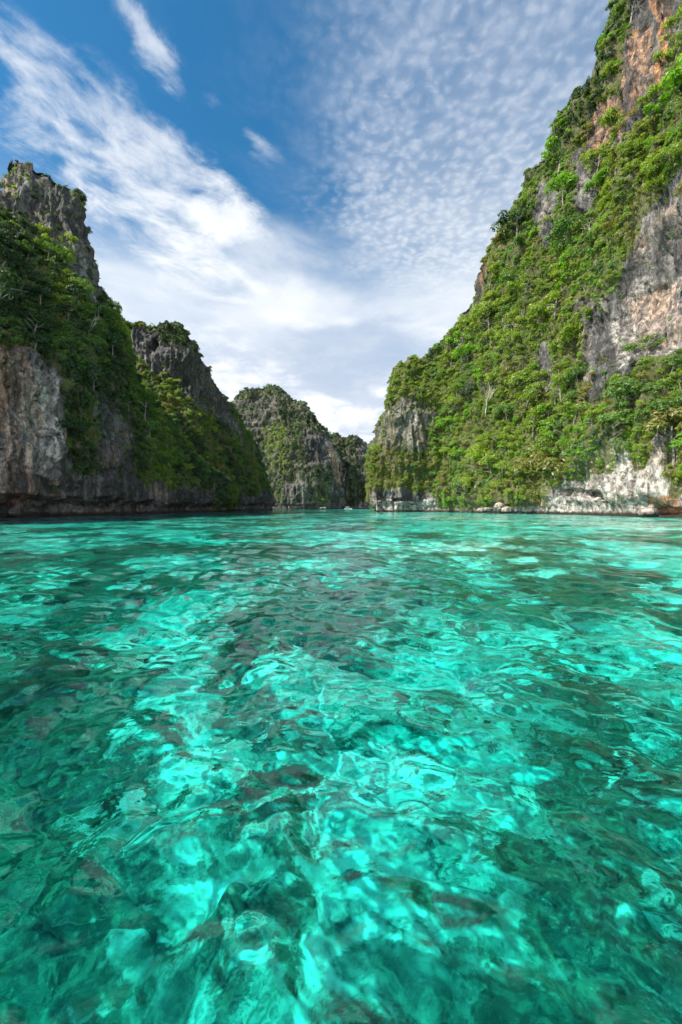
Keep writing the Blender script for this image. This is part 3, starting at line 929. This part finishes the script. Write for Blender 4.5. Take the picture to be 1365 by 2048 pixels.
def build_undergrowth():
    n = len(UG['pos'])
    me = bpy.data.meshes.new('undergrowth'); me.vertices.add(n)
    me.vertices.foreach_set('co', np.array(UG['pos'], np.float32).ravel())
    a = me.attributes.new('kind_index', 'INT', 'POINT'); a.data.foreach_set('value', np.array(UG['idx'], np.int32))
    for nm in ('scl', 'rot'):
        a = me.attributes.new(nm, 'FLOAT_VECTOR', 'POINT'); a.data.foreach_set('vector', np.array(UG[nm], np.float32).ravel())
    o = link(bpy.data.objects.new('undergrowth', me))
    set_label(o, 'mass of shrubs, creepers and dry tufts growing all over the cliffs', 'undergrowth', kind='stuff')
    ng = bpy.data.node_groups.new('undergrowth', 'GeometryNodeTree')
    ng.interface.new_socket('Geometry', in_out='INPUT', socket_type='NodeSocketGeometry')
    ng.interface.new_socket('Geometry', in_out='OUTPUT', socket_type='NodeSocketGeometry')
    N, L = ng.nodes, ng.links
    gi = N.new('NodeGroupInput'); go = N.new('NodeGroupOutput')
    ci = N.new('GeometryNodeCollectionInfo'); ci.inputs[0].default_value = PROTO
    ci.inputs['Separate Children'].default_value = True; ci.inputs['Reset Children'].default_value = True
    ip = N.new('GeometryNodeInstanceOnPoints'); ip.inputs['Pick Instance'].default_value = True

    def named(nm, t):
        k = N.new('GeometryNodeInputNamedAttribute'); k.data_type = t; k.inputs[0].default_value = nm
        return k.outputs[0]
    L.new(gi.outputs[0], ip.inputs['Points']); L.new(ci.outputs[0], ip.inputs['Instance'])
    L.new(named('kind_index', 'INT'), ip.inputs['Instance Index'])
    L.new(named('rot', 'FLOAT_VECTOR'), ip.inputs['Rotation']); L.new(named('scl', 'FLOAT_VECTOR'), ip.inputs['Scale'])
    L.new(ip.outputs[0], go.inputs[0])
    md = o.modifiers.new('undergrowth', 'NODES'); md.node_group = ng


build_undergrowth()
print('undergrowth', len(UG['pos']), 'trees', len(singles), 'cand', len(TREES), len(chosen))

# ---------------------------------------------------------------- single things the photo shows
def on_cliff(c, px, py):
    """the point of a cliff's face that the photo shows at this pixel"""
    k = np.arange(c.front * c.nx); qx, qy = to_px(c.P[k])
    j = int(np.argmin((qx - px) ** 2 + (qy - py) ** 2)); return c.P[j].copy(), c.N[j].copy()


PALE_WOOD = plain_material("pale_dead_wood", (.50, .45, .37), .9, 2.0, (.30, .26, .20))


def branch(g, p, d, L, r, depth, parts):
    n = 5; t = np.linspace(0, 1, n); bend = g.normal(size=3) * .16
    path = np.array([p + d * L * k + bend * L * k * k for k in t])
    parts.append(tube_arrays(path, np.interp(t, [0, 1], [r, r * .55]), 6 if depth > 1 else 4))
    if depth == 0: return
    for _ in range(3 if depth > 1 else 4):
        s = g.uniform(.45, 1.0); q = np.array([np.interp(s, t, path[:, j]) for j in range(3)])
        nd = d + g.normal(size=3) * .55; nd[2] += .15; nd /= np.linalg.norm(nd)
        branch(g, q, nd, L * g.uniform(.45, .68), r * .52, depth - 1, parts)


def bare_tree(c, px, py, H, seed, label, depth=3):
    g = np.random.default_rng(seed); p, n = on_cliff(c, px, py)
    root = link(bpy.data.objects.new('bare_tree', None)); root.location = p - n * .4
    set_label(root, label, 'bare tree')
    main = []; t = np.linspace(0, 1, 6)
    lean = n * .22; lean[2] = 0
    path = np.array([lean * H * .5 * k * k + np.array((0, 0, H * .55 * k)) for k in t])
    main.append(tube_arrays(path, np.interp(t, [0, 1], [H * .020, H * .012])))
    v, f = join_arrays(main); link(bpy.data.objects.new('trunk', np_mesh('trunk', v, f, PALE_WOOD)), root)
    parts = []
    for k in range(5):
        s = g.uniform(.55, 1.0); q = np.array([np.interp(s, t, path[:, j]) for j in range(3)])
        d = np.array((g.normal() * .5, g.normal() * .4, 1.0)) + n * .3; d /= np.linalg.norm(d)
        branch(g, q, d, H * g.uniform(.28, .42), H * .009, depth - 1, parts)
    v, f = join_arrays(parts); link(bpy.data.objects.new('branches', np_mesh('branches', v, f, PALE_WOOD)), root)


bare_tree(c_right, 972, 835, 15, 1, 'large leafless pale tree with fanned branches on the green slope')
bare_tree(c_right, 1180, 505, 12, 2, 'slender leafless pale trunk standing beside the grey upper wall', 2)
bare_tree(c_right, 1042, 672, 9, 3, 'thin leafless pale trunk in the dark hollow of the green slope', 2)
bare_tree(c_left, 178, 690, 10, 4, 'twisted leafless tree in the shaded woods above the bare wall', 3)


def boulder(px, py, size, seed, label, name='boulder', d=None):
    g = np.random.default_rng(seed)
    bm = bmesh.new(); bmesh.ops.create_icosphere(bm, subdivisions=4, radius=1)
    co = np.array([v.co[:] for v in bm.verts])
    f1, f2, idv = worley(co * 1.3 + seed * 3.1, seed)
    r = 1 + fbm(co * 1.2 + seed, 3, seed) * .28 + (idv - .5) * .30 + fbm(co * 5 + seed, 2, seed) * .06
    for v, k, q in zip(bm.verts, r, co): v.co = Vector(q * k * np.array(size))
    me = bpy.data.meshes.new(name); bm.to_mesh(me); bm.free()
    for p in me.polygons: p.use_smooth = True
    me.materials.append(ROCK)
    f_attr(me, 'pale', np.full(len(me.vertices), .9)); f_attr(me, 'moss', np.zeros(len(me.vertices))); f_attr(me, 'stain', np.full(len(me.vertices), .2))
    o = link(bpy.data.objects.new(name, me)); P = at(px, py, d); o.location = P; o.rotation_euler = (0, 0, g.uniform(-.4, .4))
    set_label(o, label, 'rock')


boulder(972, 1020, (3.4, 2.4, 1.0), 1, 'long low pale boulder at the waterline under the bright green trees', d=150)
boulder(999, 1013, (1.7, 1.6, 1.5), 2, 'upright white boulder beside the long low boulder at the waterline', d=152)
boulder(1016, 1020, (1.9, 1.5, 1.3), 3, 'brownish boulder at the waterline where the low rock ledge begins', d=149)
boulder(646, 1016.5, (3.6, 2.2, .9), 4, 'low pale rock in the water at the foot of the far hill', d=402)
boulder(1296, 1027, (2.2, 2.0, 1.5), 5, 'rust stained boulder under the overhang of the white sea cliff', d=99)


def tour_boat():
    d = 415.; x = (697 - CX) / F * d
    root = link(bpy.data.objects.new('tour_boat', None)); root.location = (x, d, 0); root.rotation_euler = (0, 0, R(8)); root.scale = (.85, .85, .85)
    set_label(root, 'small white tour boat with canopy floating below the far hill', 'boat')
    white = plain_material("boat_white", (.55, .55, .54), .35); red = plain_material("boat_red", (.55, .06, .04), .5)
    cloth = plain_material("canopy_cloth", (.70, .72, .74), .8); wood = plain_material("boat_wood", (.30, .18, .09), .6)
    # hull: stations along its length
    st = []; n = 15; L = 9.0
    for i in range(n):
        t = i / (n - 1); xx = (t - .5) * L
        w = 1.15 * (1 - max(0, (t - .45) / .55) ** 2.2) * (.82 + .18 * min(1, t * 4)) + .02
        top = .75 + .75 * max(0, (t - .5) / .5) ** 2; keel = -.45 + .5 * max(0, (t - .7) / .3) ** 2
        st.append([(xx, -w, top), (xx, -w * .86, .2), (xx, -w * .45, keel * .7), (xx, 0, keel), (xx, w * .45, keel * .7), (xx, w * .86, .2), (xx, w, top),
                   (xx, w * .9, top), (xx, w * .75, .30), (xx, 0, .22), (xx, -w * .75, .30), (xx, -w * .9, top)])
    V = np.array(st).reshape(-1, 3); k = 12
    Fc = [[i * k + j, i * k + (j + 1) % k, (i + 1) * k + (j + 1) % k, (i + 1) * k + j] for i in range(n - 1) for j in range(k)]
    bm = bmesh.new(); vs = [bm.verts.new(v) for v in V]
    for q in Fc: bm.faces.new([vs[j] for j in q])
    bm.faces.new(vs[:k]); bm.faces.new(vs[-k:])
    bmesh.ops.recalc_face_normals(bm, faces=bm.faces[:])
    me = bpy.data.meshes.new('hull'); bm.to_mesh(me); bm.free(); me.materials.append(white); link(bpy.data.objects.new('hull', me), root)
    rail = []
    for sgn in (-1, 1): rail.append(tube_arrays([(s[0][0], sgn * abs(s[0][1]) * 1.02, s[0][2]) for s in st], [.07] * n, 6))
    v, f = join_arrays(rail); link(bpy.data.objects.new('gunwale', np_mesh('gunwale', v, f, red)), root)
    u = np.linspace(-1, 1, 9); cv = []
    for zz in (0, .07):
        for xx in (-3.2, -1.6, 0, 1.4): cv += [(xx, 1.15 * a, 2.35 + zz - .22 * a * a) for a in u]
    cv = np.array(cv); m = 36; q = []
    for z0 in (0, m):
        for i in range(3):
            for j in range(8): q.append([z0 + i * 9 + j, z0 + i * 9 + j + 1, z0 + (i + 1) * 9 + j + 1, z0 + (i + 1) * 9 + j])
    for i in range(3):
        for j in (0, 8): q.append([i * 9 + j, (i + 1) * 9 + j, m + (i + 1) * 9 + j, m + i * 9 + j])
    for j in range(8):
        for i in (0, 3): q.append([i * 9 + j, i * 9 + j + 1, m + i * 9 + j + 1, m + i * 9 + j])
    link(bpy.data.objects.new('canopy', np_mesh('canopy', cv, np.array(q), cloth)), root)
    for xx in (-3.1, -.9, 1.3):
        for sgn in (-1, 1):
            v, f = tube_arrays([(xx, sgn * 1.0, .7), (xx, sgn * 1.08, 2.16)], [.035, .035], 6)
            link(bpy.data.objects.new('canopy_post', np_mesh('canopy_post', v, f, wood)), root)
    for xx in (-2.4, -1.0, .4):
        bm = bmesh.new(); bmesh.ops.create_cube(bm, size=1)
        for w in bm.verts: w.co = Vector((xx + w.co.x * .45, w.co.y * 1.5, .55 + w.co.z * .12))
        bmesh.ops.bevel(bm, geom=bm.edges[:], offset=.02, segments=2, affect='EDGES')
        me = bpy.data.meshes.new('bench'); bm.to_mesh(me); bm.free(); me.materials.append(wood); link(bpy.data.objects.new('bench', me), root)


tour_boat()

# ---------------------------------------------------------------- lagoon
def water_material():
    m, T = new_mat("lagoon_water")
    P = T.new('ShaderNodeTexCoord').outputs['Object']
    x, y, z = T.sep(P)
    far = T.sstep(T.vm('LENGTH', P), 14, 60)              # beyond the modelled wavelets the chop is bump only
    h = T.m('ADD', T.m('MULTIPLY', T.noise(P, .9, 4, .55, .5), T.m('ADD', .25, T.m('MULTIPLY', far, .85))), T.m('MULTIPLY', T.noise(P, 4.0, 3, .5, .4), .11))
    bp = T.new('ShaderNodeBump'); bp.inputs['Strength'].default_value = 1.0; bp.inputs['Distance'].default_value = .12
    T.put(bp.inputs['Height'], h)
    fr = T.new('ShaderNodeFresnel'); fr.inputs['IOR'].default_value = 1.333; T.l.new(bp.outputs[0], fr.inputs['Normal'])
    gl = T.new('ShaderNodeBsdfGlossy'); gl.inputs['Roughness'].default_value = .02; gl.inputs[0].default_value = (1, 1, 1, 1)
    T.l.new(bp.outputs[0], gl.inputs['Normal'])
    rf = T.new('ShaderNodeBsdfRefraction'); rf.inputs['IOR'].default_value = 1.333; rf.inputs['Roughness'].default_value = .0
    T.l.new(bp.outputs[0], rf.inputs['Normal'])
    tr = T.new('ShaderNodeBsdfTransparent')
    lw = T.new('ShaderNodeLayerWeight'); lw.inputs['Blend'].default_value = .5; T.l.new(bp.outputs[0], lw.inputs['Normal'])
    mt = T.new('ShaderNodeMixShader'); cosv = T.m('SUBTRACT', 1.0, lw.outputs['Facing'])
    T.put(mt.inputs[0], T.m('MULTIPLY', T.sstep(cosv, .55, .70), T.m('SUBTRACT', 1.0, T.m('MULTIPLY', T.sstep(cosv, .715, .79), .75))))
    T.l.new(rf.outputs[0], mt.inputs[1]); T.l.new(tr.outputs[0], mt.inputs[2])
    mx = T.new('ShaderNodeMixShader'); T.put(mx.inputs[0], T.m('MULTIPLY', fr.outputs[0], .92))     # skylight off water is partly polarised, the lens filter drops some
    T.l.new(mt.outputs[0], mx.inputs[1]); T.l.new(gl.outputs[0], mx.inputs[2])
    out = T.new('ShaderNodeOutputMaterial'); T.l.new(mx.outputs[0], out.inputs[0])
    va = T.new('ShaderNodeVolumeAbsorption'); va.inputs['Density'].default_value = .33
    va.inputs['Color'].default_value = (.05, .924, .908, 1)
    T.l.new(va.outputs[0], out.inputs['Volume'])
    return m


def seabed_material():
    m, T = new_mat("seabed")
    P = T.new('ShaderNodeTexCoord').outputs['Object']
    x, y, z = T.sep(P)
    w = T.vm('ADD', P, T.vm('SCALE', T.vm('SUBTRACT', T.noise(P, .35, 5, .6, out=1), (.5, .5, .5)), scale=3.6))
    big = T.noise(w, .13, 5, .6)
    pt = T.noise(w, .62, 7, .66)
    fine = T.noise(w, 2.6, 6, .65, .6)
    grit = T.noise(P, 9.0, 4, .6)
    dist = T.sstep(T.m('ADD', y, T.m('MULTIPLY', x, .35)), 3, 18)      # past the reef edge the floor is mostly sand
    mixed = T.m('ADD', T.m('MULTIPLY', big, .70), T.m('ADD', T.m('MULTIPLY', pt, .52), T.m('MULTIPLY', fine, .10)))
    mixed = T.m('SUBTRACT', mixed, T.m('MULTIPLY', dist, .040))
    mixed = T.m('SUBTRACT', mixed, T.m('MULTIPLY', T.sstep(y, 14, 50), .035))
    mixed = T.m('SUBTRACT', mixed, T.m('MULTIPLY', T.m('MULTIPLY', T.sstep(x, -2, 12), T.sstep(y, 10, 26)), .04))
    coral = T.sstep(mixed, .568, .612)
    rubble = T.sstep(T.m('ADD', mixed, T.m('MULTIPLY', grit, .06)), .55, .63)
    sand = T.mix(T.sstep(T.noise(w, 1.1, 6, .65), .34, .62), (.25, .27, .21), (.90, .88, .76))
    stones = T.mix(T.sstep(fine, .35, .65), (.17, .19, .12), (.55, .53, .40))
    rock = T.mix(T.sstep(fine, .30, .66), (.014, .050, .048), (.13, .165, .11))  # teal in the dark tone stands in for light scattered in the water
    rock = T.mix(T.m('MULTIPLY', T.sstep(grit, .52, .70), .5), rock, (.34, .33, .20))
    col = T.mix(T.m('MULTIPLY', rubble, .7), sand, stones)
    col = T.mix(coral, col, rock)
    b = T.new('ShaderNodeBsdfDiffuse'); T.put(b.inputs[0], col)
    T.l.new(b.outputs[0], T.new('ShaderNodeOutputMaterial').inputs[0])
    return m


def polar_grid(r0, r1, growth, th):
    r = [r0]
    while r[-1] < r1: r.append(r[-1] * growth)
    r = np.array(r)
    rr, tt = np.meshgrid(r, th, indexing='ij')
    return rr, np.stack([rr * np.sin(tt), rr * np.cos(tt), np.zeros_like(rr)], -1)


def wave_height(x, y, r):
    """sum of small wind waves and chop; fine ones fade out where the mesh no longer carries them"""
    gg = np.random.default_rng(5); h = np.zeros_like(x)
    for L, A, n in ((5.0, .026, 5), (2.4, .020, 7), (1.3, .016, 9), (.7, .0112, 12), (.38, .0052, 13), (.2, .0016, 12)):
        fade = np.clip(2.0 - r / (24 * L), 0, 1)
        for k in range(n):
            a = gg.normal() * .95 + 1.2; ph = gg.uniform(0, 6.28); kk = 2 * math.pi / (L * gg.uniform(.8, 1.25))
            h += fade * A / math.sqrt(n) * 1.6 * np.sin(kk * (x * math.cos(a) + y * math.sin(a)) + ph + .8 * np.sin(kk * .31 * (x * math.sin(a) - y * math.cos(a)) + ph * 2))
    return h


rr, W = polar_grid(.6, 1400, 1.0068, np.concatenate([np.linspace(-math.pi, -1.0, 80)[:-1], np.linspace(-1.0, 1.0, 860), np.linspace(1.0, math.pi, 80)[1:]]))
W[..., 2] = wave_height(W[..., 0], W[..., 1], rr)
me = np_mesh('water', W.reshape(-1, 3), grid_faces(*rr.shape), water_material())
set_label(link(bpy.data.objects.new('water', me)), kind='structure')

rr, S = polar_grid(.8, 1400, 1.016, np.linspace(0, 2 * math.pi, 420))
q = S.reshape(-1, 3)
rel = fbm(q / 5.0 + np.array((0, 0, 3.3)), 4, 200) * .9 + fbm(q / 22. + np.array((0, 0, 1.3)), 2, 210) * 1.2 + np.maximum(0, fbm(q / 1.6 + np.array((0, 0, 7.3)), 4, 230)) ** 1.3 * .9
shoal = smooth(S[..., 0] + fbm(q / 14., 2, 240).reshape(rr.shape) * 8, 0, 14) * smooth(S[..., 1], 10, 26)      # sandy shallows towards the sunlit cliff
S[..., 2] = -4.2 + shoal * 1.3 + np.clip((rr - 8) / 20, 0, 1) * .9 - np.clip((rr - 60) / 400, 0, 1) * 1.0 + rel.reshape(rr.shape)
me = np_mesh('seabed', S.reshape(-1, 3), grid_faces(*rr.shape), seabed_material())
set_label(link(bpy.data.objects.new('seabed', me)), kind='structure')
